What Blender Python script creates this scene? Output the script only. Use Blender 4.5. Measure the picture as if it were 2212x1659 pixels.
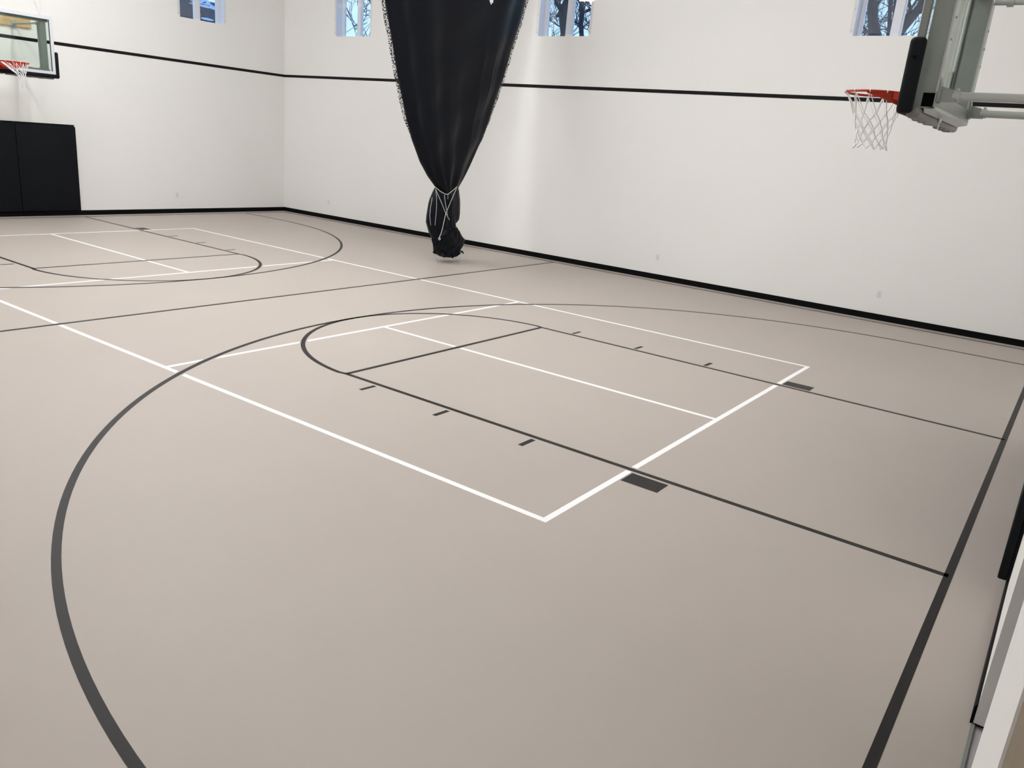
import bpy, bmesh, math, random
from mathutils import Vector, Matrix

for o in list(bpy.data.objects):
    bpy.data.objects.remove(o, do_unlink=True)
scene = bpy.context.scene
COL = scene.collection
F = 0.3048            # everything below is written in feet and scaled to metres here
PI = math.pi

# ------------------------------------------------------------------ camera
cam_data = bpy.data.cameras.new('camera')
cam_data.sensor_width = 36.0
cam_data.lens = 36.0 * 1708.9944 / 2212.0
cam_data.clip_start = 0.05
cam_data.clip_end = 400.0
cam = bpy.data.objects.new('camera', cam_data)
COL.objects.link(cam)
_r = [(0.8034756661311361, 0.589351609790271, 0.08421124611798222),
      (0.2388054310848066, -0.18948185588973476, -0.9524014869649151),
      (-0.5453428463081982, 0.7853415220948132, -0.292984425617259)]
_m = Matrix(((_r[0][0], -_r[1][0], -_r[2][0], 30.1559 * F),
             (_r[0][1], -_r[1][1], -_r[2][1], -23.5044 * F),
             (_r[0][2], -_r[1][2], -_r[2][2], 7.9279 * F),
             (0, 0, 0, 1)))
cam.matrix_world = _m
scene.camera = cam

# ------------------------------------------------------------------ world: pale blue winter evening sky
world = bpy.data.worlds.new('sky')
scene.world = world
world.use_nodes = True
wn = world.node_tree.nodes
wl = world.node_tree.links
wn.clear()
w_out = wn.new('ShaderNodeOutputWorld')
w_bg = wn.new('ShaderNodeBackground')
w_tc = wn.new('ShaderNodeTexCoord')
w_sep = wn.new('ShaderNodeSeparateXYZ')
w_ramp = wn.new('ShaderNodeValToRGB')
w_ramp.color_ramp.elements[0].position = 0.0
w_ramp.color_ramp.elements[0].color = (0.62, 0.86, 1.0, 1)
w_ramp.color_ramp.elements[1].position = 0.6
w_ramp.color_ramp.elements[1].color = (0.22, 0.45, 0.95, 1)
wl.new(w_tc.outputs['Generated'], w_sep.inputs[0])
wl.new(w_sep.outputs['Z'], w_ramp.inputs['Fac'])
wl.new(w_ramp.outputs['Color'], w_bg.inputs['Color'])
wl.new(w_bg.outputs[0], w_out.inputs[0])
w_bg.inputs['Strength'].default_value = 1.45

# ------------------------------------------------------------------ exposure
LAMP = 65.0           # emission strength of the ceiling fixtures (their diffusers light the hall)
scene.view_settings.view_transform = 'Standard'
scene.view_settings.look = 'None'
scene.view_settings.gamma = 1.0
scene.view_settings.use_curve_mapping = False
scene.view_settings.exposure = 0.0
scene.cycles.max_bounces = 10
scene.cycles.diffuse_bounces = 6
scene.cycles.transparent_max_bounces = 16

# ------------------------------------------------------------------ materials
def material(name, color, rough=0.6, metal=0.0, vary=0.0, vscale=3.0, bump=0.0, bscale=60.0, spec=0.5, coat=0.0, sheen=0.0):
    m = bpy.data.materials.new(name)
    m.use_nodes = True
    nt = m.node_tree
    b = nt.nodes['Principled BSDF']
    b.inputs['Base Color'].default_value = (*color, 1)
    b.inputs['Roughness'].default_value = rough
    b.inputs['Metallic'].default_value = metal
    b.inputs['Specular IOR Level'].default_value = spec
    b.inputs['Coat Weight'].default_value = coat
    b.inputs['Coat Roughness'].default_value = 0.25
    b.inputs['Sheen Weight'].default_value = sheen
    tc = nt.nodes.new('ShaderNodeTexCoord')
    if vary:
        n = nt.nodes.new('ShaderNodeTexNoise')
        n.inputs['Scale'].default_value = vscale
        n.inputs['Detail'].default_value = 4
        nt.links.new(tc.outputs['Object'], n.inputs['Vector'])
        r = nt.nodes.new('ShaderNodeValToRGB')
        r.color_ramp.elements[0].position = 0.3
        r.color_ramp.elements[1].position = 0.7
        r.color_ramp.elements[0].color = (*[c * (1 - vary) for c in color], 1)
        r.color_ramp.elements[1].color = (*[min(1, c * (1 + vary)) for c in color], 1)
        nt.links.new(n.outputs['Fac'], r.inputs['Fac'])
        nt.links.new(r.outputs['Color'], b.inputs['Base Color'])
    if bump:
        n2 = nt.nodes.new('ShaderNodeTexNoise')
        n2.inputs['Scale'].default_value = bscale
        n2.inputs['Detail'].default_value = 3
        nt.links.new(tc.outputs['Object'], n2.inputs['Vector'])
        bp = nt.nodes.new('ShaderNodeBump')
        bp.inputs['Strength'].default_value = bump
        bp.inputs['Distance'].default_value = 0.01
        nt.links.new(n2.outputs['Fac'], bp.inputs['Height'])
        nt.links.new(bp.outputs['Normal'], b.inputs['Normal'])
    return m

def clear_sheet(name, tint, ior=1.45, rough=0.0):
    m = bpy.data.materials.new(name)
    m.use_nodes = True
    nt = m.node_tree
    nt.nodes.clear()
    out = nt.nodes.new('ShaderNodeOutputMaterial')
    mix = nt.nodes.new('ShaderNodeMixShader')
    tr = nt.nodes.new('ShaderNodeBsdfTransparent')
    gl = nt.nodes.new('ShaderNodeBsdfGlossy')
    lw = nt.nodes.new('ShaderNodeLayerWeight')
    lw.inputs['Blend'].default_value = 0.5
    pw = nt.nodes.new('ShaderNodeMath'); pw.operation = 'POWER'; pw.inputs[1].default_value = 5.0
    fr = nt.nodes.new('ShaderNodeMath'); fr.operation = 'MULTIPLY_ADD'
    f0 = ((ior - 1) / (ior + 1)) ** 2
    fr.inputs[1].default_value = 1 - f0
    fr.inputs[2].default_value = f0
    nt.links.new(lw.outputs['Facing'], pw.inputs[0])
    nt.links.new(pw.outputs[0], fr.inputs[0])
    tr.inputs['Color'].default_value = (*tint, 1)
    gl.inputs['Color'].default_value = (1, 1, 1, 1)
    gl.inputs['Roughness'].default_value = rough
    nt.links.new(fr.outputs[0], mix.inputs[0])
    nt.links.new(tr.outputs[0], mix.inputs[1])
    nt.links.new(gl.outputs[0], mix.inputs[2])
    nt.links.new(mix.outputs[0], out.inputs['Surface'])
    return m

def emitter(name, color, strength):
    m = bpy.data.materials.new(name)
    m.use_nodes = True
    nt = m.node_tree
    nt.nodes.clear()
    out = nt.nodes.new('ShaderNodeOutputMaterial')
    e = nt.nodes.new('ShaderNodeEmission')
    e.inputs['Color'].default_value = (*color, 1)
    e.inputs['Strength'].default_value = strength
    nt.links.new(e.outputs[0], out.inputs['Surface'])
    return m

def mesh_cloth(name, color, scale):
    # open weave: threads with see-through holes
    m = bpy.data.materials.new(name)
    m.use_nodes = True
    nt = m.node_tree
    b = nt.nodes['Principled BSDF']
    b.inputs['Base Color'].default_value = (*color, 1)
    b.inputs['Roughness'].default_value = 0.6
    out = nt.nodes['Material Output']
    tc = nt.nodes.new('ShaderNodeTexCoord')
    v = nt.nodes.new('ShaderNodeTexVoronoi')
    v.inputs['Scale'].default_value = scale
    nt.links.new(tc.outputs['Object'], v.inputs['Vector'])
    gt = nt.nodes.new('ShaderNodeMath')
    gt.operation = 'LESS_THAN'
    gt.inputs[1].default_value = 0.5
    nt.links.new(v.outputs['Distance'], gt.inputs[0])
    tr = nt.nodes.new('ShaderNodeBsdfTransparent')
    mix = nt.nodes.new('ShaderNodeMixShader')
    nt.links.new(gt.outputs[0], mix.inputs[0])
    nt.links.new(b.outputs[0], mix.inputs[1])
    nt.links.new(tr.outputs[0], mix.inputs[2])
    nt.links.new(mix.outputs[0], out.inputs['Surface'])
    return m

M = {}
M['wall'] = material('painted_drywall', (0.80, 0.79, 0.77), 0.65, vary=0.008, vscale=0.6, bump=0.04, bscale=180)
M['ceiling'] = material('ceiling_paint', (0.87, 0.865, 0.85), 0.8)
M['floor'] = material('poured_sports_floor', (0.402, 0.358, 0.319), 0.5, vary=0.018, vscale=0.55, bump=0.015, bscale=220, spec=0.28)
M['hall_floor'] = material('grey_concrete', (0.40, 0.37, 0.385), 0.5, vary=0.12, vscale=7)
M['line_black'] = material('black_floor_paint', (0.020, 0.018, 0.017), 0.45, spec=0.14)
M['line_white'] = material('white_floor_paint', (0.90, 0.90, 0.90), 0.38)
M['stripe'] = material('black_wall_paint', (0.010, 0.0095, 0.0095), 0.6, spec=0.1)
M['base'] = material('black_vinyl_base', (0.004, 0.004, 0.005), 0.55, spec=0.06)
M['pad'] = material('black_vinyl_pad', (0.0075, 0.0085, 0.0105), 0.55, bump=0.06, bscale=240, spec=0.08)
M['white_trim'] = material('white_window_vinyl', (0.80, 0.80, 0.82), 0.4)
M['reveal'] = material('window_return_paint', (0.74, 0.74, 0.77), 0.6)
M['glass'] = clear_sheet('window_glass', (0.93, 0.96, 0.98))
M['acrylic'] = clear_sheet('clear_acrylic', (0.97, 0.975, 0.98), 1.49)
M['board_glass'] = clear_sheet('tempered_glass', (0.90, 0.945, 0.92), 1.5)
M['screw'] = material('screw_steel', (0.35, 0.34, 0.33), 0.4, metal=0.8)
M['outlet'] = material('outlet_plastic', (0.70, 0.69, 0.67), 0.35)
M['outlet_dark'] = material('outlet_slot', (0.42, 0.41, 0.40), 0.4)
M['curtain'] = material('black_vinyl_curtain', (0.0055, 0.0065, 0.0095), 0.36, bump=0.05, bscale=26, spec=0.10)
M['curtain_mesh'] = mesh_cloth('curtain_mesh', (0.02, 0.02, 0.023), 46.0)
M['rope'] = material('pale_cord', (0.50, 0.53, 0.50), 0.7)
M['rim'] = material('orange_red_steel', (0.38, 0.024, 0.010), 0.42, spec=0.3)
M['net'] = material('white_nylon', (0.82, 0.82, 0.83), 0.7)
M['alu'] = material('aluminium_frame', (0.62, 0.64, 0.67), 0.4, metal=0.1)
M['steel'] = material('grey_painted_steel', (0.235, 0.255, 0.235), 0.38, metal=0.15, vary=0.05, vscale=9)
M['tube'] = material('light_grey_tube', (0.40, 0.425, 0.40), 0.35, metal=0.2)
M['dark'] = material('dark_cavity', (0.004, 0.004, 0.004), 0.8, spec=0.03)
M['frame_back'] = material('grey_frame_channel', (0.19, 0.20, 0.19), 0.42, metal=0.2)
M['guard'] = material('grey_rubber_guard', (0.17, 0.155, 0.145), 0.45)
M['zinc'] = material('zinc_bolt', (0.6, 0.6, 0.58), 0.3, metal=0.8)
M['wood'] = material('pine_mount_board', (0.60, 0.40, 0.20), 0.55, vary=0.16, vscale=6)
M['cable'] = material('galvanised_cable', (0.62, 0.62, 0.60), 0.35, metal=0.5)
M['door'] = material('tan_door_paint', (0.20, 0.155, 0.105), 0.5, vary=0.05)
M['bark'] = material('dark_bark', (0.040, 0.036, 0.040), 0.9, vary=0.25, vscale=6)
M['twig'] = material('thin_twig', (0.035, 0.040, 0.060), 0.9)
M['snow'] = material('snow', (0.80, 0.84, 0.90), 0.8)
M['roof'] = material('slate_shingle', (0.045, 0.048, 0.058), 0.85, vary=0.25, vscale=2.0)
M['house'] = material('grey_siding', (0.22, 0.22, 0.24), 0.8)
M['hedge'] = material('dark_hedge', (0.030, 0.036, 0.055), 0.9, vary=0.3, vscale=3)
M['lamp_shell'] = material('white_fixture', (0.75, 0.75, 0.75), 0.4)
M['lamp'] = emitter('led_diffuser', (0.975, 0.985, 1.0), LAMP)

# ------------------------------------------------------------------ mesh helpers (feet in, metres out)
class MB:
    def __init__(self):
        self.v = []; self.f = []; self.smooth = False
    def add(self, verts, faces):
        n = len(self.v)
        self.v += [tuple(p) for p in verts]
        self.f += [tuple(i + n for i in q) for q in faces]
        return self
    def box(self, x0, x1, y0, y1, z0, z1):
        v = [(x0, y0, z0), (x1, y0, z0), (x1, y1, z0), (x0, y1, z0), (x0, y0, z1), (x1, y0, z1), (x1, y1, z1), (x0, y1, z1)]
        return self.add(v, [(0, 3, 2, 1), (4, 5, 6, 7), (0, 1, 5, 4), (1, 2, 6, 5), (2, 3, 7, 6), (3, 0, 4, 7)])
    def rbox(self, x0, x1, y0, y1, z0, z1, r, seg=3):
        bm = bmesh.new()
        bmesh.ops.create_cube(bm, size=1)
        for v in bm.verts:
            v.co = Vector(((x0 + x1) / 2 + v.co.x * (x1 - x0), (y0 + y1) / 2 + v.co.y * (y1 - y0), (z0 + z1) / 2 + v.co.z * (z1 - z0)))
        bmesh.ops.bevel(bm, geom=list(bm.edges), offset=r, segments=seg, profile=0.5, affect='EDGES')
        bm.verts.ensure_lookup_table()
        self.add([v.co[:] for v in bm.verts], [[v.index for v in f.verts] for f in bm.faces])
        bm.free()
        return self
    def prism(self, pts, axis, a, b):
        # extrude a 2D polygon (in the two other axes) from a to b along axis
        n = len(pts)
        def mk(p, t):
            q = list(p); q.insert(axis, t); return tuple(q)
        v = [mk(p, a) for p in pts] + [mk(p, b) for p in pts]
        fs = [tuple(range(n))[::-1], tuple(range(n, 2 * n))]
        fs += [(i, (i + 1) % n, n + (i + 1) % n, n + i) for i in range(n)]
        return self.add(v, fs)
    def tube(self, path, r, n=8, caps=True, closed=False):
        P = [Vector(p) for p in path]
        rad = r if isinstance(r, (list, tuple)) else [r] * len(P)
        rings = []
        up = None
        m = len(P)
        for i, p in enumerate(P):
            if closed:
                t = P[(i + 1) % m] - P[(i - 1) % m]
            else:
                t = P[min(i + 1, m - 1)] - P[max(i - 1, 0)]
            if t.length < 1e-9:
                t = Vector((0, 0, 1))
            t.normalize()
            if up is None:
                up = Vector((0, 0, 1)) if abs(t.z) < 0.9 else Vector((1, 0, 0))
            a = up - t * up.dot(t)
            if a.length < 1e-6:
                a = t.orthogonal()
            a.normalize()
            b = t.cross(a)
            up = a
            rings.append([p + (a * math.cos(2 * PI * k / n) + b * math.sin(2 * PI * k / n)) * rad[i] for k in range(n)])
        v = [q for ring in rings for q in ring]
        fs = []
        for i in range(m if closed else m - 1):
            j = (i + 1) % m
            for k in range(n):
                fs.append((i * n + k, i * n + (k + 1) % n, j * n + (k + 1) % n, j * n + k))
        if caps and not closed:
            fs.append(tuple(range(n))[::-1])
            fs.append(tuple((m - 1) * n + k for k in range(n)))
        return self.add(v, fs)
    def build(self, name, mat, parent=None, smooth=None, loc=None):
        me = bpy.data.meshes.new(name)
        me.from_pydata([(x * F, y * F, z * F) for x, y, z in self.v], [], self.f)
        me.update()
        bm = bmesh.new(); bm.from_mesh(me)
        bmesh.ops.recalc_face_normals(bm, faces=list(bm.faces))
        bm.to_mesh(me); bm.free()
        me.materials.append(M[mat])
        if smooth:
            me.shade_smooth()
            me.set_sharp_from_angle(angle=math.radians(smooth))
        o = bpy.data.objects.new(name, me)
        COL.objects.link(o)
        if parent is not None:
            o.parent = parent
        if loc is not None:
            o.location = [c * F for c in loc]
        return o

def empty(name, loc, rz=0.0):
    o = bpy.data.objects.new(name, None)
    COL.objects.link(o)
    o.location = [c * F for c in loc]
    o.rotation_euler = (0, 0, rz)
    o.empty_display_size = 0.2
    return o

def tag(o, label=None, cat=None, group=None, kind=None):
    if label: o['label'] = label
    if cat: o['category'] = cat
    if group: o['group'] = group
    if kind: o['kind'] = kind
    return o

# ------------------------------------------------------------------ room dimensions (feet)
UL, UR = -30.36, 30.46          # end walls (left, right)
VB, VF = 24.50, -24.60          # back wall, wall behind the camera
ZC = 24.0                       # ceiling
WT = 1.0                        # wall thickness
OPEN0, OPEN1 = -10.79, -14.95   # doorway opening in the right end wall
ZS, ZT = 14.86, 18.9            # window sill and head
WB = [(-23.80, -19.85), (-3.60, 0.45), (17.12, 21.10)]   # back wall windows (u)
WLW = (14.62, 18.53)            # left wall window (v)

def wall_with_holes(mb, axis, face, back, a0, a1, holes):
    # wall slab in plane axis (0: u const, 1: v const) with rectangular window holes between ZS and ZT
    def bx(p, q, z0, z1):
        if axis == 1:
            mb.box(p, q, min(face, back), max(face, back), z0, z1)
        else:
            mb.box(min(face, back), max(face, back), p, q, z0, z1)
    bx(a0, a1, 0 - 0.5, ZS)
    bx(a0, a1, ZT, ZC)
    cur = a0
    for h0, h1 in sorted(holes):
        bx(cur, h0, ZS, ZT)
        cur = h1
    bx(cur, a1, ZS, ZT)

# floor (gym) and the strip of hall floor seen through the doorway
fb = MB().box(UL - WT, UR - 0.02, VF - WT, VB + WT, -0.4, 0.0)
floor = tag(fb.build('floor', 'floor'), 'taupe poured sports floor', kind='structure')
hf = MB().box(UR + 0.03, UR + 8.0, VF, -6.0, -0.4, -0.03)
tag(hf.build('floor_hall', 'hall_floor'), 'grey hall floor beyond the doorway', kind='structure')
th = MB().box(UR - 0.02, UR + 0.03, OPEN1, OPEN0, -0.4, 0.012)
tag(th.build('trim_1', 'steel'), 'thin metal threshold strip in the doorway', kind='structure')

mb = MB(); wall_with_holes(mb, 1, VB, VB + WT, UL - WT, UR + WT, WB)
wall_back = tag(mb.build('wall_back', 'wall'), 'long cream white wall with three high windows', kind='structure')
mb = MB(); wall_with_holes(mb, 0, UL, UL - WT, VF - WT, VB, [WLW])
wall_left = tag(mb.build('wall_left', 'wall'), 'cream white end wall behind the far hoop', kind='structure')
mb = MB()
mb.box(UR, UR + 0.62, OPEN0, VB, 0.02, ZC)
mb.box(UR, UR + 0.62, -18.45, OPEN1, -0.4, ZC)
mb.box(UR, UR + 0.62, OPEN1, OPEN0, 9.2, ZC)
mb.box(UR, UR + 0.62, -22.2, -18.45, 9.0, ZC)
mb.box(UR, UR + 0.62, VF - WT, -22.2, -0.4, ZC)
wall_right = tag(mb.build('wall_right', 'wall'), 'cream white end wall with doorway behind the near hoop', kind='structure')
mb = MB(); mb.box(UL - WT, UR + 0.62, VF - WT, VF, -0.4, ZC)
wall_front = tag(mb.build('wall_front', 'wall'), 'cream white side wall', kind='structure')
mb = MB()
mb.box(UR + 8, UR + 8.3, VF - WT, -5.5, -0.4, 9.6)
mb.box(UR + 0.62, UR + 8, -6.0, -5.5, -0.4, 9.6)
mb.box(UR + 0.62, UR + 8, VF - WT, VF, -0.4, 9.6)
mb.box(UR + 0.62, UR + 8.3, VF - WT, -5.5, 9.6, 9.9)
tag(mb.build('wall_hall', 'wall'), 'plain hall walls beyond the doorway', kind='structure')
mb = MB(); mb.box(UL - WT, UR + WT, VF - WT, VB + WT, ZC, ZC + 0.5)
ceiling = tag(mb.build('ceiling', 'ceiling'), 'plain white ceiling', kind='structure')

# black wall stripes (parts of the walls)
MB().box(UL, UR, VB - 0.012, VB + 0.01, 11.56, 11.77).build('wall_stripe', 'stripe', wall_back)
MB().box(UL - 0.01, UL + 0.012, VF, VB, 11.56, 11.77).build('wall_stripe', 'stripe', wall_left)
MB().box(UR - 0.012, UR + 0.01, -18.45, VB, 11.56, 11.77).build('wall_stripe', 'stripe', wall_right)

# black baseboards
BBH = 0.345
def baseboard(name, prof_axis, label, *a):
    mb = MB()
    if prof_axis == 1:
        u0, u1, v, s = a
        mb.prism([(v, 0.0), (v + s * 0.045, 0.0), (v + s * 0.038, BBH - 0.03), (v + s * 0.012, BBH), (v, BBH)], 0, u0, u1)
    else:
        v0, v1, u, s = a
        mb.prism([(u, 0.0), (u + s * 0.045, 0.0), (u + s * 0.038, BBH - 0.03), (u + s * 0.012, BBH), (u, BBH)], 1, v0, v1)
    tag(mb.build(name, 'base'), label, kind='structure')
baseboard('baseboard_back', 1, 'black vinyl baseboard of the long wall', UL, UR, VB, -1)
baseboard('baseboard_left', 0, 'black vinyl baseboard of the far end wall', VF, VB, UL, 1)
baseboard('baseboard_right', 0, 'black vinyl baseboard of the near end wall', OPEN0, VB, UR, -1)
baseboard('baseboard_front', 1, 'black vinyl baseboard of the side wall', UL, UR, VF, 1)
MB().box(UR + 0.0, UR + 0.62, OPEN0 - 0.006, OPEN0 + 0.02, 0.0, 0.022).build('shadow_gap_strip', 'dark', wall_right)  # dark-coloured strip stands in for the shadow gap under the wall end

# tan door in the near end wall beside the camera
mb = MB(); mb.box(UR + 0.02, UR + 0.2, -22.2, -18.45, 0.0, 9.0)
d1 = tag(mb.build('door_1', 'door'), 'tan door close to the camera at the lower right', kind='structure')

# ------------------------------------------------------------------ court markings painted on the floor
LW = 0.167
ZL = 0.004
BLU, SLV, FTU, LANE = 29.42, 23.73, 11.118, 5.845
HOOPU, R3, RFT, TPV = 24.75, 19.56, 5.92, 19.60

def poly_strip(pts, w, closed=False):
    L = []; R = []
    n = len(pts)
    for i in range(n):
        a = Vector(pts[max(i - 1, 0)]); b = Vector(pts[min(i + 1, n - 1)])
        t = (b - a).normalized(); nrm = Vector((-t.y, t.x))
        p = Vector(pts[i])
        L.append(p + nrm * w / 2); R.append(p - nrm * w / 2)
    return L, R

def strip_mb(L, R, z=ZL, mb=None):
    mb = mb or MB()
    n = len(L)
    v = [(p.x, p.y, z) for p in L] + [(p.x, p.y, z) for p in R] + [(p.x, p.y, 0) for p in L] + [(p.x, p.y, 0) for p in R]
    f = []
    for i in range(n - 1):
        f += [(i, i + 1, n + i + 1, n + i), (i, 2 * n + i, 2 * n + i + 1, i + 1), (n + i, n + i + 1, 3 * n + i + 1, 3 * n + i)]
    f += [(0, n, 3 * n, 2 * n), (n - 1, 3 * n - 1, 4 * n - 1, 2 * n - 1)]
    return mb.add(v, f)

blacks = []
def black_line(name, pts, w=LW):
    L, R = poly_strip(pts, w)
    strip_mb(L, R).build(name, 'line_black', floor)
    for a, b in zip(pts[:-1], pts[1:]):
        blacks.append((Vector(a), Vector(b)))

for s in (1, -1):
    black_line('court_baseline', [(s * BLU, -SLV - LW / 2), (s * BLU, SLV + LW / 2)])
    black_line('court_sideline', [(-BLU, s * SLV), (BLU, s * SLV)])
    for q in (1, -1):
        black_line('lane_line', [(s * BLU, q * LANE), (s * FTU, q * LANE)])
        for (a, b) in ((12.59, 12.735), (15.70, 15.85), (18.845, 19.0), (22.05, 23.07)):
            mb = MB()
            v0, v1 = 6.04, 6.68
            mb.box(min(s * a, s * b), max(s * a, s * b), min(q * v0, q * v1), max(q * v0, q * v1), 0, ZL)
            mb.build('lane_block' if b - a > 0.5 else 'lane_mark', 'line_black', floor)
    black_line('free_throw_line', [(s * FTU, -LANE), (s * FTU, LANE)])
    arc = [(s * (FTU - RFT * math.sin(PI * k / 64)), -LANE if k == 0 else (LANE if k == 64 else -RFT * math.cos(PI * k / 64))) for k in range(65)]
    black_line('free_throw_arc', arc)
    tp = [(s * BLU, -TPV), (s * (BLU + HOOPU) / 2, -TPV)]
    tp += [(s * (HOOPU - R3 * math.sin(PI * k / 128)), -R3 * math.cos(PI * k / 128)) for k in range(129)]
    tp += [(s * (BLU + HOOPU) / 2, TPV), (s * BLU, TPV)]
    black_line('three_point_line', tp)
black_line('half_court_line', [(0, -SLV), (0, SLV)])

def seg_dist(p, a, b):
    ab = b - a
    t = max(0.0, min(1.0, (p - a).dot(ab) / ab.length_squared))
    return (a + ab * t - p).length

def white_line(name, a, b, w=LW, gap=0.07):
    a = Vector(a); b = Vector(b)
    t = (b - a).normalized(); nrm = Vector((-t.y, t.x)); Ln = (b - a).length
    lo, hi = min(a.x, b.x) - 1, max(a.x, b.x) + 1
    lo2, hi2 = min(a.y, b.y) - 1, max(a.y, b.y) + 1
    near = [(p, q) for p, q in blacks if max(p.x, q.x) > lo and min(p.x, q.x) < hi and max(p.y, q.y) > lo2 and min(p.y, q.y) < hi2]
    def runs(off):
        n = int(Ln / 0.025)
        out = []; cur = None
        for i in range(n + 1):
            s_ = Ln * i / n
            p = a + t * s_ + nrm * off
            ok = all(seg_dist(p, x, y) > LW / 2 + gap for x, y in near)
            if ok and cur is None: cur = s_
            if not ok and cur is not None: out.append((cur, s_)); cur = None
        if cur is not None: out.append((cur, Ln))
        return [r for r in out if r[1] - r[0] > 0.08]
    A = runs(w / 2); B = runs(-w / 2)
    if len(A) != len(B):
        A = B = runs(0)
    mb = MB()
    for (p0, p1), (q0, q1) in zip(A, B):
        strip_mb([a + t * p0 + nrm * w / 2, a + t * p1 + nrm * w / 2], [a + t * q0 - nrm * w / 2, a + t * q1 - nrm * w / 2], ZL * 0.9, mb)
    mb.build(name, 'line_white', floor)

PN, PF, PCV = -9.92, 9.73, -0.04
UB1, UK1, UK2, UB2 = 21.92, 7.05, -7.085, -21.89
h = LW / 2
white_line('pickleball_sideline', (UB2 - h, PN), (UB1 + h, PN))
white_line('pickleball_sideline', (UB2 - h, PF), (UB1 + h, PF))
for ub in (UB1, UB2):
    white_line('pickleball_baseline', (ub, PN + h), (ub, PF - h))
for uk in (UK1, UK2):
    white_line('pickleball_kitchen_line', (uk, PN + h), (uk, PF - h))
white_line('pickleball_centre_line', (UK1 + h, PCV), (UB1 - h, PCV))
white_line('pickleball_centre_line', (UB2 + h, PCV), (UK2 - h, PCV))

# ------------------------------------------------------------------ windows
def make_window(idx, axis, face, sgn, a0, a1, label):
    # axis 1: wall in plane v = face, outside is +sgn along v; local a = u.   axis 0: plane u = face
    def bx(mb, p, q, d0, d1, z0, z1):
        lo, hi = sorted((face + sgn * d0, face + sgn * d1))
        if axis == 1: mb.box(p, q, lo, hi, z0, z1)
        else: mb.box(lo, hi, p, q, z0, z1)
        return mb
    D0, D1 = 0.62, 0.92
    fw = 0.17
    mb = MB()
    # outer frame
    bx(mb, a0, a0 + fw, D0, D1, ZS, ZT); bx(mb, a1 - fw, a1, D0, D1, ZS, ZT)
    bx(mb, a0 + fw, a1 - fw, D0, D1, ZS, ZS + 0.02); bx(mb, a0 + fw, a1 - fw, D0, D1, ZT - fw, ZT)
    mid = (a0 + a1) / 2
    bx(mb, mid - 0.2, mid + 0.2, D0 + 0.03, D1 - 0.02, ZS + 0.02, ZT - fw)
    w = tag(mb.build('window_%d' % idx, 'white_trim'), label, kind='structure')
    # painted return (reveal lining), four boards
    mb = MB()
    bx(mb, a0, a0 + 0.02, 0.0, D0, ZS, ZT); bx(mb, a1 - 0.02, a1, 0.0, D0, ZS, ZT)
    bx(mb, a0 + 0.02, a1 - 0.02, 0.0, D0, ZS, ZS + 0.015); bx(mb, a0 + 0.02, a1 - 0.02, 0.0, D0, ZT - 0.02, ZT)
    mb.build('reveal_lining', 'reveal', w)
    # two sashes with panes
    for p, q in ((a0 + fw, mid - 0.2), (mid + 0.2, a1 - fw)):
        mb = MB(); sw = 0.075
        bx(mb, p, p + sw, D0 + 0.1, D1 - 0.06, ZS + 0.02, ZT - fw); bx(mb, q - sw, q, D0 + 0.1, D1 - 0.06, ZS + 0.02, ZT - fw)
        bx(mb, p + sw, q - sw, D0 + 0.1, D1 - 0.06, ZS + 0.02, ZS + 0.05); bx(mb, p + sw, q - sw, D0 + 0.1, D1 - 0.06, ZT - fw - sw, ZT - fw)
        sash = mb.build('sash', 'white_trim', w)
        mb = MB(); bx(mb, p + sw, q - sw, D0 + 0.15, D0 + 0.165, ZS + 0.05, ZT - fw - sw)
        mb.build('pane', 'glass', sash)
    # clear protective sheet screwed to the wall face
    mb = MB(); bx(mb, a0 - 0.19, a1 + 0.16, -0.022, -0.006, ZS + 0.14, ZT + 0.1)
    sheet = mb.build('protective_sheet', 'acrylic', w)
    for k in range(3):
        z = ZS + 0.27 + k * 1.06
        for a in (a0 - 0.1, a1 + 0.08):
            mb = MB(); bx(mb, a - 0.022, a + 0.022, -0.034, -0.0225, z - 0.022, z + 0.022)
            mb.build('screw', 'screw', sheet)
    return w
make_window(1, 0, UL, -1, *WLW, 'high two-sash window in the far end wall')
make_window(2, 1, VB, 1, *WB[0], 'high two-sash window between the corner and the curtain')
make_window(3, 1, VB, 1, *WB[1], 'high two-sash window just right of the curtain')
make_window(4, 1, VB, 1, *WB[2], 'high two-sash window behind the near backboard')

# ------------------------------------------------------------------ outlets
def outlet(loc, rz, label):
    o = empty('wall_outlet', loc, rz)       # local: x across, -y out of the wall
    MB().rbox(-0.115, 0.115, -0.022, 0.0, -0.19, 0.19, 0.008, 2).build('cover_plate', 'outlet', o)
    for z in (-0.085, 0.085):
        s = MB().rbox(-0.06, 0.06, -0.028, -0.0225, z - 0.055, z + 0.055, 0.002, 1).build('socket', 'outlet', o)
        mb = MB()
        mb.box(-0.03, -0.018, -0.0295, -0.0285, z - 0.02, z + 0.025); mb.box(0.018, 0.03, -0.0295, -0.0285, z - 0.02, z + 0.025)
        mb.build('slots', 'outlet_dark', s)
    tag(o, label, 'outlet', 'wall outlets')
outlet((-24.37, VB, 1.43), 0, 'white wall outlet low on the long wall, nearest the far corner')
outlet((7.52, VB, 1.43), 0, 'white wall outlet low on the long wall, below and right of the curtain')
outlet((21.29, VB, 1.43), 0, 'white wall outlet low on the long wall, below the near hoop')
outlet((UL, 13.83, 1.44), PI / 2, 'white wall outlet low on the far end wall, right of the black pads')

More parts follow.
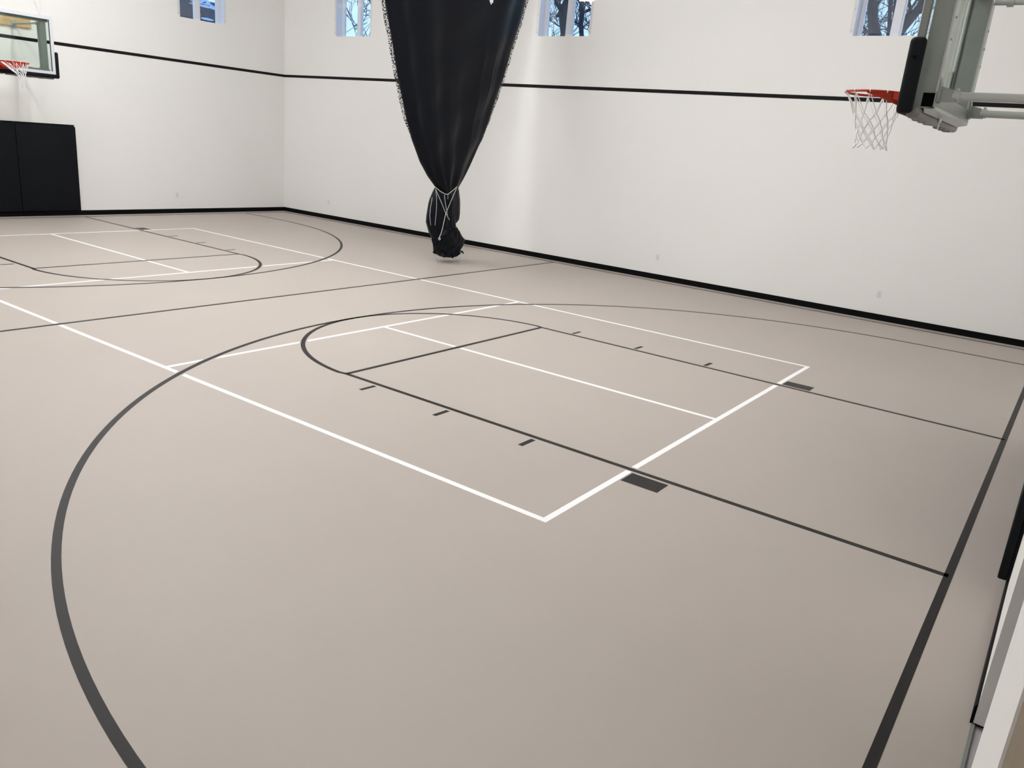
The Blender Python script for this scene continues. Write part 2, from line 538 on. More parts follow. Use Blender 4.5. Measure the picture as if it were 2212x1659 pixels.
# ------------------------------------------------------------------ wall pads
def wall_pad(u, s, v0, v1, label, group):
    p = empty('wall_pad', (u, (v0 + v1) / 2, 0.42))
    hw = (v1 - v0) / 2 - 0.012
    a, b = sorted((s * 0.002, s * 0.045))
    MB().box(a, b, -hw, hw, -0.07, 5.93).build('backer_board', 'pad', p)
    a, b = sorted((s * 0.046, s * 0.215))
    MB().rbox(a, b, -hw, hw, -0.06, 5.80, 0.035, 3).build('cushion', 'pad', p, smooth=40)
    tag(p, label, 'wall pad', group)
g = 'black wall pads under the far hoop'
wall_pad(UL, 1, 2.0, 6.0, 'tall black wall pad on the far end wall, right end of the row', g)
wall_pad(UL, 1, -2.0, 2.0, 'tall black wall pad cut by the left picture edge, second from the far corner', g)
wall_pad(UL, 1, -6.0, -2.0, 'tall black wall pad on the far end wall, left end of the row', g)
g = 'black wall pads under the near hoop'
wall_pad(UR, -1, -6.0, -2.0, 'black wall pad seen edge-on at the right picture edge, nearest the doorway', g)
wall_pad(UR, -1, -2.0, 2.0, 'black wall pad on the near end wall, middle of the row', g)
wall_pad(UR, -1, 2.0, 6.0, 'black wall pad on the near end wall, farthest from the doorway', g)

# ------------------------------------------------------------------ basketball hoops
def make_hoop(u_face, rz, depth, label, bar_y, twisted=False):
    # local: board front face at x = 0, court towards +x, wall at x = -depth, z from the floor
    Z0, Z1, HW = 9.48, 12.92, 3.0
    h = empty('basketball_hoop', (u_face, 0, 0), rz)
    # glass and frame
    gl = MB().box(-0.045, 0.0, -HW + 0.02, HW - 0.02, Z0 + 0.02, Z1 - 0.02).build('backboard_glass', 'board_glass', h)
    fr = MB(); ff = MB()
    t = 0.19
    fr.box(-0.14, 0.0005, -HW, -HW + 0.045, Z0, Z1); fr.box(-0.14, 0.0005, HW - 0.045, HW, Z0, Z1)
    fr.box(-0.14, 0.0005, -HW + 0.045, HW - 0.045, Z0, Z0 + 0.045); fr.box(-0.14, 0.0005, -HW + 0.045, HW - 0.045, Z1 - 0.045, Z1)
    ff.box(0.001, 0.016, -HW - 0.002, -HW + t, Z0 - 0.002, Z1 + 0.002); ff.box(0.001, 0.016, HW - t, HW + 0.002, Z0 - 0.002, Z1 + 0.002)
    ff.box(0.001, 0.016, -HW + t, HW - t, Z0 - 0.002, Z0 + t); ff.box(0.001, 0.016, -HW + t, HW - t, Z1 - t, Z1 + 0.002)
    fr.box(-0.14, -0.05, -HW + 0.045, -HW + t, Z0 + 0.045, Z1 - 0.045); fr.box(-0.14, -0.05, HW - t, HW - 0.045, Z0 + 0.045, Z1 - 0.045)
    fr.box(-0.14, -0.05, -HW + t, HW - t, Z0 + 0.045, Z0 + t); fr.box(-0.14, -0.05, -HW + t, HW - t, Z1 - t, Z1 - 0.045)
    fr.build('backboard_frame', 'frame_back', h)
    ff.build('backboard_border', 'alu', h)
    # black edge padding: a U along bottom and lower sides
    pd = MB()
    pd.rbox(-0.24, 0.10, -HW - 0.20, -HW + 0.02, Z0 - 0.22, 10.86, 0.105, 5)
    pd.rbox(-0.24, 0.10, HW - 0.02, HW + 0.20, Z0 - 0.22, 10.86, 0.105, 5)
    pd.rbox(-0.06, 0.10, -HW - 0.1, HW + 0.1, Z0 - 0.22, Z0 + 0.02, 0.06, 4)
    pad = pd.build('edge_padding', 'pad', h, smooth=50)
    for s in (-1, 1):
        sl = MB(); sl.rbox(-0.11, -0.03, s * (HW + 0.202) - 0.006, s * (HW + 0.202) + 0.006, 10.40, 10.47, 0.004, 1)
        sl.build('slot', 'dark', pad)
    # rounded grey underside of the padding
    gd = MB()
    gd.rbox(-0.36, -0.07, -HW - 0.02, -0.02, Z0 - 0.28, Z0 - 0.03, 0.10, 4)
    gd.rbox(-0.38, -0.07, 0.02, HW - 0.05, Z0 - 0.30, Z0 - 0.03, 0.11, 4)
    guard = gd.build('bottom_guard', 'guard', h, smooth=50)
    for y in (-2.3, -1.6, -0.9, 0.6, 1.3, 2.0):
        MB().rbox(-0.30, -0.10, y, y + 0.26, Z0 - 0.315, Z0 - 0.24, 0.03, 2).build('guard_rib', 'guard', guard, smooth=50)
    # two upright posts behind the glass (channel with a lighter lip)
    for s in (-1, 1):
        pc = MB()
        y = s * 2.5
        pc.box(-0.56, -0.15, y - 0.15, y + 0.15, Z0 + 0.12, Z1 - 0.35)
        post = pc.build('upright_post', 'steel', h)
        lip = MB(); lip.box(-0.60, -0.5605, y - 0.19, y + 0.19, Z0 + 0.2, Z1 - 0.45); lip.build('post_lip', 'tube', post)
        for z in (10.9, 11.35, 11.8):
            MB().tube([(-0.60, y, z), (-0.635, y, z)], 0.03, 8).build('bolt', 'zinc', post)
        # foot bracket, arms to the wall
        br = MB()
        br.prism([(-0.66, Z0 + 0.08), (-0.5, Z0 + 0.08), (-0.5, Z0 + 0.62), (-0.60, Z0 + 0.62), (-0.66, Z0 + 0.35)], 1, y - 0.16, y + 0.16)
        br.prism([(-0.98, Z0 + 0.10), (-0.66, Z0 + 0.10), (-0.66, Z0 + 0.42), (-0.9, Z0 + 0.36)], 1, y - 0.10, y + 0.10)
        bk = br.build('bracket', 'steel', h)
        b2 = MB(); b2.tube([(-0.82, y - 0.11, Z0 + 0.22), (-0.82, y - 0.15, Z0 + 0.22)], 0.035, 8); b2.build('bolt', 'zinc', bk)
        for zz, mat in ((Z0 + 0.23, 'tube'), (Z1 - 0.42, 'tube')):
            arm = MB().tube([(-0.60, y, zz), (-depth + 0.16, y, zz)], 0.095 if zz < 11 else 0.07, 14).build('support_arm', mat, h, smooth=50)
            fl = MB(); fl.tube([(-depth + 0.20, y, zz), (-depth + 0.155, y, zz)], 0.2, 12); fl.build('flange', 'tube', arm, smooth=50)
            cl = MB(); cl.tube([(-0.9, y, zz), (-1.05, y, zz)], 0.115, 14); cl.tube([(-0.98, y, zz + 0.11), (-0.98, y, zz + 0.17)], 0.035, 8)
            cl.build('clamp', 'tube', arm, smooth=50)
        # cable up to the wall
        MB().tube([(-0.3, y, Z1 - 0.2), (-depth + 0.02, y, 18.3)], 0.018, 6).build('support_cable', 'cable', h, smooth=60)
    # bottom beam: hollow square channel between the posts, open ends with a divider
    be = MB()
    ya, yb = -2.82, 2.72
    x0, x1, z0, z1 = -0.60, -0.16, Z0 - 0.06, Z0 + 0.30
    wt = 0.03
    be.box(x0, x1, ya, yb, z0, z0 + wt); be.box(x0, x1, ya, yb, z1 - wt, z1)
    be.box(x0, x0 + wt, ya, yb, z0 + wt, z1 - wt); be.box(x1 - 0.16, x1, ya, yb, z0 + wt, z1 - wt)
    be.box(x0 + wt, x1 - 0.16, ya, ya + 0.25, (z0 + z1) / 2 + 0.055, (z0 + z1) / 2 + 0.085)
    be.box(x0 + wt, x1 - 0.16, ya, ya + 0.25, (z0 + z1) / 2 - 0.075, (z0 + z1) / 2 - 0.045)
    beam = be.build('bottom_beam', 'steel', h)
    MB().box(x0 + wt + 0.002, x1 - 0.162, ya + 0.26, yb - 0.02, z0 + wt + 0.002, z1 - wt - 0.002).build('beam_cavity', 'dark', beam)
    # sloped plate under the beam
    pl = MB()
    pl.prism([(-0.66, Z0 - 0.10), (-0.42, Z0 - 0.16), (-0.40, Z0 - 0.06), (-0.64, Z0 - 0.02)], 1, -2.4, 2.72)
    pl.build('bottom_plate', 'tube', h)
    top = MB(); top.box(-0.5, -0.16, -2.8, 2.8, Z1 - 0.34, Z1 - 0.16); top.build('top_beam', 'steel', h)
    # winding hook under the beam
    hk = MB(); hk.tube([(-0.5, 1.0, Z0 - 0.16), (-0.5, 1.0, Z0 - 0.26)], 0.05, 8)
    hk.tube([(-0.5, 1.0 + 0.06 * math.sin(2 * PI * k / 14), Z0 - 0.34 + 0.075 * math.cos(2 * PI * k / 14)) for k in range(14)], 0.014, 6, closed=True)
    hk.build('crank_eye', 'zinc', h, smooth=60)
    # thin dark centre rod behind the glass
    MB().tube([(-0.12, bar_y, Z0 + 0.55), (-0.12, bar_y, Z0 + 1.7)], 0.03, 8).build('centre_rod', 'steel', h, smooth=60)
    # pine mount boards on the wall
    MB().box(-depth, -depth + 0.155, -3.62, 3.62, 12.36, 12.66).build('mount_board', 'wood', h)
    MB().box(-depth, -depth + 0.15, -3.60, 3.60, 12.67, 12.92).build('mount_board', 'wood', h)
    MB().box(-depth, -depth + 0.155, -3.5, 3.5, 9.50, 9.95).build('mount_board', 'wood', h)
    # rim, bracket
    RZ, RR, XC = 9.92, 0.775, 1.29
    rm = MB()
    rm.tube([(XC + RR * math.cos(2 * PI * k / 48), RR * math.sin(2 * PI * k / 48), RZ) for k in range(48)], 0.030, 10, closed=True)
    rim = rm.build('rim', 'rim', h, smooth=60)
    bk = MB()
    bk.box(0.012, 0.05, -0.42, 0.42, RZ - 0.40, RZ + 0.06)
    bk.add([(0.05, -0.42, RZ + 0.02), (0.05, 0.42, RZ + 0.02), (0.60, 0.42, RZ + 0.02), (0.60, -0.42, RZ + 0.02),
            (0.05, -0.42, RZ - 0.02), (0.05, 0.42, RZ - 0.02), (0.60, 0.42, RZ - 0.02), (0.60, -0.42, RZ - 0.02)],
           [(0, 1, 2, 3), (7, 6, 5, 4), (0, 4, 5, 1), (1, 5, 6, 2), (2, 6, 7, 3), (3, 7, 4, 0)])
    # curved skirt under the rear half of the ring, deepest at the board
    n = 28
    vs = []; fs = []
    for k in range(n + 1):
        a = PI * 0.47 + (PI * 1.06) * k / n
        x = XC + (RR + 0.01) * math.cos(a); y = (RR + 0.01) * math.sin(a)
        dpt = 0.05 + 0.30 * max(0.0, (XC + 0.1 - x) / (RR + 0.1)) ** 1.2
        for dx in (0.0, 0.022):
            vs += [(x - dx * math.cos(a), y - dx * math.sin(a), RZ + 0.015), (x - dx * math.cos(a), y - dx * math.sin(a), RZ - dpt)]
    for k in range(n):
        b = 4 * k
        fs += [(b, b + 4, b + 5, b + 1), (b + 2, b + 3, b + 7, b + 6), (b, b + 2, b + 6, b + 4), (b + 1, b + 5, b + 7, b + 3)]
    fs += [(0, 1, 3, 2), (4 * n, 4 * n + 2, 4 * n + 3, 4 * n + 1)]
    bk.add(vs, fs)
    for s in (-1, 1):
        bk.prism([(0.05, RZ + 0.015), (0.75, RZ + 0.015), (0.75, RZ - 0.16), (0.05, RZ - 0.36)], 1, s * 0.60 - 0.012, s * 0.60 + 0.012)
    bk.build('rim_bracket', 'rim', rim, smooth=40)
    # net: twelve loops, crossing strands
    nt = MB()
    rows = [(0.0, 0.765), (0.22, 0.66), (0.50, 0.545), (0.70, 0.47), (0.89, 0.415), (1.07, 0.385), (1.24, 0.385), (1.37, 0.42)]
    if twisted:       # the tail of the net is caught up in itself and hangs as a thin rope
        rows = [(0.0, 0.765), (0.20, 0.60), (0.42, 0.43), (0.62, 0.27), (0.82, 0.16), (1.02, 0.10), (1.22, 0.07), (1.42, 0.085)]
    N = 12
    rnd = random.Random(5)
    jit = [[(rnd.uniform(-0.02, 0.02), rnd.uniform(-0.02, 0.02)) for _ in range(2 * N)] for _ in rows]
    def node(r, k):
        z, rad = rows[r]
        a = 2 * PI * k / (2 * N)
        ja, jz = jit[r][k % (2 * N)]
        sx = -0.075 * z            # hangs slightly askew
        sy = 0.42 * min(1.0, z / 0.8) if twisted else 0.0
        return (XC + rad * math.cos(a) + sx + ja * (r > 0), rad * math.sin(a) + sy + ja * (r > 0), RZ - 0.02 - z + jz * (r > 0))
    def strand(p, q, bulge=0.0):
        p = Vector(p); q = Vector(q)
        mpt = (p + q) / 2
        out = Vector((mpt.x - XC, mpt.y, 0)); out = out.normalized() if out.length > 0 else out
        mpt = mpt + out * bulge
        nt.tube([p, mpt, q], 0.0135, 5, caps=False)
    for k in range(0, 2 * N, 2):
        # top loops: up over the ring and down to the first knots two spaces away
        strand(node(0, k), node(2, k + 1), -0.02); strand(node(0, k), node(2, k - 1), -0.02)
        c = node(0, k)
        nt.tube([(c[0], c[1], c[2] - 0.02), (XC + 0.82 * math.cos(2 * PI * k / 24), 0.82 * math.sin(2 * PI * k / 24), RZ + 0.0), (XC + 0.775 * math.cos(2 * PI * k / 24), 0.775 * math.sin(2 * PI * k / 24), RZ + 0.043)], 0.013, 5)
    for r in range(2, 7):
        for k in range(2 * N):
            if (k + r) % 2 == 1:
                strand(node(r, k), node(r + 1, k + 1)); strand(node(r, k), node(r + 1, k - 1))
    nt.build('net', 'net', rim, smooth=60)
    tag(h, label, 'basketball hoop', 'wall mounted basketball hoops')
    return h
make_hoop(25.98, PI, UR - 25.98, 'near basketball hoop seen side-on with grey arms running to the right', 0.67)
make_hoop(-26.0, 0.0, -26.0 - UL, 'far basketball hoop with glass backboard at the left picture edge', -0.67, twisted=True)

# conduit on the far end wall above the hoop
cd = MB(); cd.tube([(UL + 0.04, 4.37, 13.05), (UL + 0.04, 4.37, ZC)], 0.03, 8)
tag(cd.build('wall_conduit', 'white_trim', smooth=60), 'thin vertical white conduit on the wall above the far hoop', 'conduit')

# ------------------------------------------------------------------ divider curtain, gathered and tied
def lerp(tab, z):
    if z <= tab[0][0]: return tab[0][1]
    for (a, b), (c, d) in zip(tab[:-1], tab[1:]):
        if z <= c:
            k = (z - a) / (c - a)
            return b + (d - b) * k
    return tab[-1][1]
CU = -3.5
curt = empty('divider_curtain', (CU, 15.8, 0))
def outl(z_pairs):
    return z_pairs
LEFT = [(4.35, 14.98), (4.83, 14.72), (5.43, 14.01), (6.23, 13.28), (7.53, 12.46), (8.78, 11.83), (10.6, 11.12), (12.34, 10.55), (14.54, 9.80), (18.0, 9.0), (23.7, 8.2)]
RIGHT = [(4.35, 16.68), (4.84, 16.92), (5.49, 17.39), (6.37, 17.96), (7.87, 19.0), (9.36, 19.72), (11.61, 20.79), (13.85, 21.64), (15.34, 22.25), (16.83, 22.74), (19.0, 23.4), (23.7, 24.2)]
rnd = random.Random(11)
FOLDS = [(rnd.uniform(0, 2 * PI), rnd.choice((3, 5, 7, 9, 11, 14)), rnd.uniform(0.4, 1.0)) for _ in range(7)]
def fold(phi, z):
    s = 0
    for ph, n, a in FOLDS:
        s += a * math.sin(n * phi + ph + 0.12 * (z - 5) * math.sin(ph * 3))
    # a few sharper creases drawn down to the tie
    for c0, sg, am, za, zb in ((1.12, 0.05, 1.5, 6.0, 15.0), (0.86, 0.028, 1.2, 5.5, 14.0), (0.74, 0.022, 1.0, 5.5, 14.5), (0.5, 0.03, 1.0, 9.0, 16.0), (1.75, 0.06, 1.0, 6.0, 12.5), (2.2, 0.04, 0.9, 6.5, 15.0)):
        e = max(0.0, min(1.0, (z - za) / 2.0, (zb - z) / 2.5))
        s += am * e * math.exp(-((phi - c0 - 0.008 * (z - 9)) / sg) ** 2)
    return s / 4.0
NP, ZB0, ZB1, NZ = 320, 4.35, 23.7, 220
vs = []; fs = []; info = []
for j in range(NZ + 1):
    t = j / NZ
    z = ZB0 + (ZB1 - ZB0) * t ** 1.35
    for k in range(NP):
        phi = 2 * PI * k / NP
        c, s = math.cos(phi), math.sin(phi)           # c: along v, s: along u (thickness), s>0 faces the camera
        zz = z
        if z < 6.2:                                     # hem dips to a point at the front and back centre
            dip = 0.55 * (1 - (z - ZB0) / (6.2 - ZB0)) ** 2
            zz = z + dip * (abs(c) ** 1.1) * 0.9 - dip * 0.02
        l, r = lerp(LEFT, zz), lerp(RIGHT, zz)
        hw = (r - l) / 2; cv = (l + r) / 2
        b = 0.17 * min(hw, 2.4) + 0.16
        amp = (0.05 + 0.035 * min(hw, 4.5)) * min(1.0, (z - ZB0) / 1.0 + 0.35)
        f = fold(phi, z)
        wr = 0.05 * math.sin(2.1 * zz + 5 * phi) * min(hw / 3.0, 1.0)
        x = (b + amp * f * 0.55 + wr) * (abs(s) ** 0.75) * (1 if s >= 0 else -1)
        y = cv + (hw * 0.985) * c + amp * 0.5 * f * abs(s)
        vs.append((x, y - 15.8, zz))
        info.append((y + 1.17 * x, zz))
def notch(i):
    y, z = info[i]
    return z > 15.75 and abs(y - 18.95) < (z - 15.7) * 1.1
for j in range(NZ):
    for k in range(NP):
        q = (j * NP + k, j * NP + (k + 1) % NP, (j + 1) * NP + (k + 1) % NP, (j + 1) * NP + k)
        if all(notch(i) for i in q):
            continue
        fs.append(q)
MB().add(vs, fs).build('upper_cloth', 'curtain', curt, smooth=80)
# perforated mesh edges
def edge_strip(tab, sgn, z0, z1, w, name):
    mb = MB(); n = 60; v = []; f = []
    for i in range(n + 1):
        z = z0 + (z1 - z0) * i / n
        e = lerp(tab, z)
        ww = w * min(1.0, (z - z0) / 1.8)
        wob = 0.02 * math.sin(5 * z)
        v += [(0.0 + wob, e - 15.8 - sgn * 0.12, z), (0.06 * sgn + wob, e - 15.8 + sgn * ww, z)]
    for i in range(n):
        f.append((2 * i, 2 * i + 1, 2 * i + 3, 2 * i + 2))
    mb.add(v, f); return mb.build(name, 'curtain_mesh', curt)
edge_strip(LEFT, -1, 7.2, 23.6, 0.24, 'mesh_hem')
edge_strip(RIGHT, 1, 7.2, 23.6, 0.10, 'mesh_hem')
# lower tail: two hanging lobes and the ragged knot of cloth at the bottom
def blob(tab_l, tab_r, z0, z1, depth, du, seed, name, amp=0.07, nz=40, ragged=0.0):
    R = random.Random(seed)
    fo = [(R.uniform(0, 2 * PI), R.choice((5, 7, 8, 11, 13, 17)), R.uniform(0.3, 1.0)) for _ in range(6)]
    n = 96; v = []; f = []
    for j in range(nz + 1):
        z = z0 + (z1 - z0) * j / nz
        l, r = lerp(tab_l, z), lerp(tab_r, z)
        hw = max(0.02, (r - l) / 2); cv = (l + r) / 2
        for k in range(n):
            phi = 2 * PI * k / n
            s = sum(a * math.sin(m * phi + p + 0.9 * z * math.sin(p)) for p, m, a in fo) / 3.5
            rag = ragged * (math.sin(9 * z + 3 * phi) * math.sin(7 * phi + 4 * z) + 0.6 * math.sin(23 * phi + 13 * z))
            a_ = amp * min(1, hw / 0.5)
            dz = min(1.0, 0.15 + (z1 - z) / 1.1) if z1 > 4 else 1.0
            x = du * dz + (min(depth, hw) + a_ * s + rag) * dz * math.sin(phi)
            y = cv + (hw + a_ * 0.3 * s + rag * 0.7) * math.cos(phi)
            zz = z + (ragged * 0.9 * math.sin(6 * phi) * math.sin(11 * phi + 1) if j == 0 else 0)
            v.append((x, y - 15.8, zz))
    for j in range(nz):
        for k in range(n):
            f.append((j * n + k, j * n + (k + 1) % n, (j + 1) * n + (k + 1) % n, (j + 1) * n + k))
    f.append(tuple(range(n))[::-1]); f.append(tuple(nz * n + k for k in range(n)))
    return MB().add(v, f).build(name, 'curtain', curt, smooth=70)
# left lobe and centre fall
blob([(1.6, 14.75), (2.04, 14.45), (2.6, 14.15), (3.0, 14.16), (3.76, 14.30), (4.55, 14.60), (5.0, 14.85)],
     [(1.6, 15.6), (2.6, 15.6), (4.0, 15.55), (5.0, 15.5)], 1.6, 5.0, 0.40, 0.02, 3, 'lower_fold')
blob([(2.5, 16.1), (3.5, 15.9), (5.0, 15.9)],
     [(2.5, 16.75), (2.75, 17.05), (3.1, 17.12), (3.75, 17.10), (4.55, 16.98), (5.0, 16.8)], 2.5, 5.0, 0.36, -0.02, 4, 'lower_fold')
blob([(0.9, 14.9), (2.0, 15.0), (3.2, 15.1), (5.0, 15.3)],
     [(0.9, 16.6), (2.0, 16.85), (3.2, 16.4), (5.0, 16.3)], 0.9, 5.0, 0.42, 0.10, 6, 'lower_fold')
blob([(0.36, 15.75), (0.55, 15.3), (0.85, 15.0), (1.29, 14.85), (1.8, 14.72), (2.3, 15.1)],
     [(0.36, 16.7), (0.55, 17.05), (0.86, 17.3), (1.15, 17.62), (1.45, 17.66), (1.7, 17.3), (2.3, 16.7)], 0.36, 2.3, 0.62, 0.05, 8, 'bunched_hem', amp=0.10, ragged=0.055)
# ragged tufts on the bottom
tf = MB(); R = random.Random(21)
for k in range(46):
    y = R.uniform(15.1, 17.2); x = R.uniform(-0.35, 0.55); z = 0.5 + 0.12 * abs(y - 16.1)
    d = Vector((R.uniform(-0.15, 0.2), R.uniform(-0.15, 0.15), -R.uniform(0.08, 0.26)))
    p = Vector((x, y - 15.8, z + 0.08)); w_ = R.uniform(0.03, 0.09)
    tf.tube([p, p + d * 0.6 + Vector((w_ * 0.3, w_ * 0.5, 0)), p + d], [w_, w_ * 0.7, 0.006], 5)
tag(tf.build('frayed_edge', 'curtain', curt, smooth=60), kind='stuff')
# cords
def cord(pts, r=0.022, name='tie_cord'):
    P = [Vector(p) for p in pts]
    out = []
    for i in range(len(P) - 1):
        for k in range(4):
            out.append(P[i].lerp(P[i + 1], k / 4))
    out.append(P[-1])
    MB().tube([(p.x - CU, p.y - 15.8, p.z) for p in out], r, 7).build(name, 'rope', curt, smooth=60)
XR = -2.86
def cp(*pz):   # points measured on the plane u = -3.1, moved to u = XR along the line of depth
    return [(XR, v - (XR + 3.1) * 1.17, z) for v, z in pz]
cord(cp((14.25, 4.84), (14.79, 4.56), (15.25, 4.40), (15.51, 4.40), (15.94, 4.62), (16.33, 4.86)), 0.024)
cord(cp((14.30, 4.72), (14.85, 4.0), (15.40, 3.22), (15.80, 2.80)))
cord(cp((16.28, 4.74), (15.85, 4.0), (15.40, 3.22), (15.22, 2.5), (15.10, 2.07), (14.91, 1.72)))
cord(cp((14.91, 1.78), (15.02, 1.64), (14.92, 1.58), (14.84, 1.70)), 0.03)
cord(cp((14.32, 4.70), (14.45, 4.2), (14.50, 3.52), (14.44, 2.52)), 0.014)
cord(cp((14.05, 4.22), (13.93, 3.6), (13.90, 3.1), (14.05, 2.53)), 0.014)
cord(cp((15.17, 4.34), (15.35, 3.7), (15.50, 3.36), (15.58, 3.0)), 0.018)
cord(cp((15.50, 4.38), (15.52, 4.10)), 0.013)
# track the curtain hangs from
MB().box(-0.08, 0.08, 8.0 - 15.8, VB - 0.1 - 15.8, 23.68, 23.98).build('track', 'steel', curt)
tag(curt, 'black vinyl divider curtain gathered to a point and tied with pale cord', 'curtain')

# ------------------------------------------------------------------ ceiling lights
def ceiling_light(u, v, label):
    c = empty('ceiling_light', (u, v, 23.0))
    MB().rbox(-2.0, 2.0, -0.75, 0.75, 0.03, 0.33, 0.04, 2).build('housing', 'lamp_shell', c)
    MB().rbox(-1.93, 1.93, -0.68, 0.68, -0.36, 0.025, 0.10, 2).build('diffuser', 'lamp', c)
    for x in (-1.6, 1.6):
        MB().tube([(x, 0, 0.33), (x, 0, ZC - 23.0)], 0.02, 6).build('hanger', 'zinc', c)
    tag(c, label, 'light', 'ceiling lights')
for u, un in ((-19, 'over the far lane'), (-7, 'just beyond half court'), (5, 'just before half court'), (15, 'over the near lane')):
    for v, vn in ((-5, 'in the row away from the windows'), (3, 'in the row nearer the window wall')):
        ceiling_light(u, v, 'long white ceiling light %s, %s' % (un, vn))

# ------------------------------------------------------------------ outdoors: snow ground, bare trees, neighbouring house
ZG = 7.0
mb = MB()
for (a, b, c, d) in ((-140, 140, VB + WT, 160), (-140, UL - WT, -80, VB + WT)):
    mb.add([(a, c, ZG), (b, c, ZG), (b, d, ZG), (a, d, ZG)], [(0, 1, 2, 3)])
tag(mb.build('ground', 'snow'), 'snow covered ground outside the windows', kind='structure')

TWIG = [0.02]
def grow(mb_b, mb_t, p, d, length, r, lvl, R, droop=0.0):
    # one limb: wandering path, then children
    n = 5
    path = [p.copy()]; rad = [r]
    q = p.copy(); dd = d.normalized()
    for i in range(n):
        dd = (dd + Vector((R.uniform(-1, 1), R.uniform(-1, 1), R.uniform(-0.6, 0.8))) * 0.16).normalized()
        q = q + dd * (length / n)
        path.append(q.copy()); rad.append(r * (1 - 0.55 * (i + 1) / n))
    (mb_b if r > 0.09 else mb_t).tube(path, rad, 7 if r > 0.15 else 4, caps=False)
    if lvl <= 0: return
    kids = R.randint(3, 4) if lvl > 1 else R.randint(4, 6)
    for k in range(kids):
        i = R.randint(1, n)
        base = path[i]
        side = Vector((R.uniform(-1, 1), R.uniform(-1, 1), R.uniform(-0.15, 0.9)))
        nd = (dd * 0.55 + side.normalized() * 0.8).normalized()
        grow(mb_b, mb_t, base, nd, length * R.uniform(0.5, 0.78), max(TWIG[0], rad[i] * R.uniform(0.4, 0.65)), lvl - 1, R)

def bare_tree(trunk_paths, label, seed, lvl=3, extra=(), spread=6.0, depth=None, kids=3, thick=1.0):
    if depth is not None:          # set the whole tree further away, at proportionate size
        cx, cy, cz = 30.16, -23.5, 7.93
        y0 = trunk_paths[0][0][0][1]
        k_ = (depth - cy) / (y0 - cy)
        trunk_paths = [([(cx + (x - cx) * k_, cy + (y - cy) * k_, ZG if z == ZG else cz + (z - cz) * k_) for x, y, z in pts], [r * k_ for r in rad]) for pts, rad in trunk_paths]
    # trunk_paths: list of (points, radii); branches sprout along them
    base = trunk_paths[0][0][0]
    t = empty('bare_tree', base)
    bx_, by_, bz_ = base
    R = random.Random(seed)
    tr = MB(); bb = MB(); tt = MB()
    for pts, rad in trunk_paths:
        P = [Vector((p[0] - bx_, p[1] - by_, p[2] - bz_)) for p in pts]
        tr.tube(P, list(rad), 12)
        for i in range(1, len(P)):
            if pts[i][2] < 14.5: continue
            for k in range(kids):
                s = P[i - 1].lerp(P[i], R.random())
                d = Vector((R.uniform(-1, 1), R.uniform(-0.6, 1), R.uniform(0.1, 1.0)))
                grow(bb, tt, s, d, spread * R.uniform(0.6, 1.1), rad[i] * R.uniform(0.16, 0.32) * thick, lvl - 1, R)
    for (p, d, ln, r) in extra:
        grow(bb, tt, Vector((p[0] - bx_, p[1] - by_, p[2] - bz_)), Vector(d), ln, r, lvl - 1, R)
    tr.build('trunk', 'bark', t, smooth=60)
    if bb.v: bb.build('branch', 'bark', t, smooth=60)
    if tt.v: tag(tt.build('twigs', 'twig', t), kind='stuff')
    tag(t, label, 'tree', 'bare winter trees outside the windows')

# behind the window at the near backboard
bare_tree([([(13.9, 46, ZG), (13.15, 46, 16.5), (12.96, 46, 17.96), (12.55, 46, 19.2), (12.25, 46, 20.5), (11.6, 46, 24), (11.0, 46.5, 30)],
            (0.62, 0.52, 0.46, 0.40, 0.36, 0.30, 0.16))], 'thick straight bare tree trunk in the left pane of the window by the near hoop', 3, lvl=3, kids=1, depth=42, spread=5)
bare_tree([([(14.0, 47, ZG), (13.95, 47, 16.0), (13.75, 47, 18.0), (13.62, 47, 18.9), (13.30, 47, 20.6), (12.9, 47, 24), (12.6, 47, 28)], (0.3, 0.26, 0.2, 0.16, 0.13, 0.1, 0.05)),
           ([(13.7, 47, 18.3), (13.85, 47, 19.3), (13.70, 47, 20.6), (13.9, 47, 25)], (0.17, 0.13, 0.12, 0.06)),
           ([(13.95, 47, 16.5), (14.25, 47, 18.6), (14.35, 47, 19.6), (14.75, 47, 20.7), (15.2, 47, 25)], (0.2, 0.13, 0.12, 0.10, 0.05))],
          'slim many-stemmed bare tree beside the thick trunk in the window by the near hoop', 8, lvl=3, spread=4.0, kids=1, depth=76)
bare_tree([([(13.6, 45, ZG), (14.1, 45, 16.4), (14.75, 45, 17.9), (15.40, 45, 18.9), (15.95, 45, 19.8), (16.4, 45, 21.5), (17.2, 45, 26)], (0.55, 0.42, 0.36, 0.34, 0.30, 0.26, 0.14)),
           ([(14.5, 45, 17.4), (15.0, 44.8, 18.8), (15.7, 44.6, 20.2), (16.0, 44.4, 23)], (0.13, 0.10, 0.08, 0.03)),
           ([(15.5, 45, 19.1), (15.2, 44.8, 20.0), (14.9, 44.6, 20.8), (14.3, 44.4, 23)], (0.13, 0.11, 0.09, 0.03))],
          'leaning bare tree trunk in the right pane of the window by the near hoop', 15, lvl=3, spread=4.0, kids=1, depth=58)
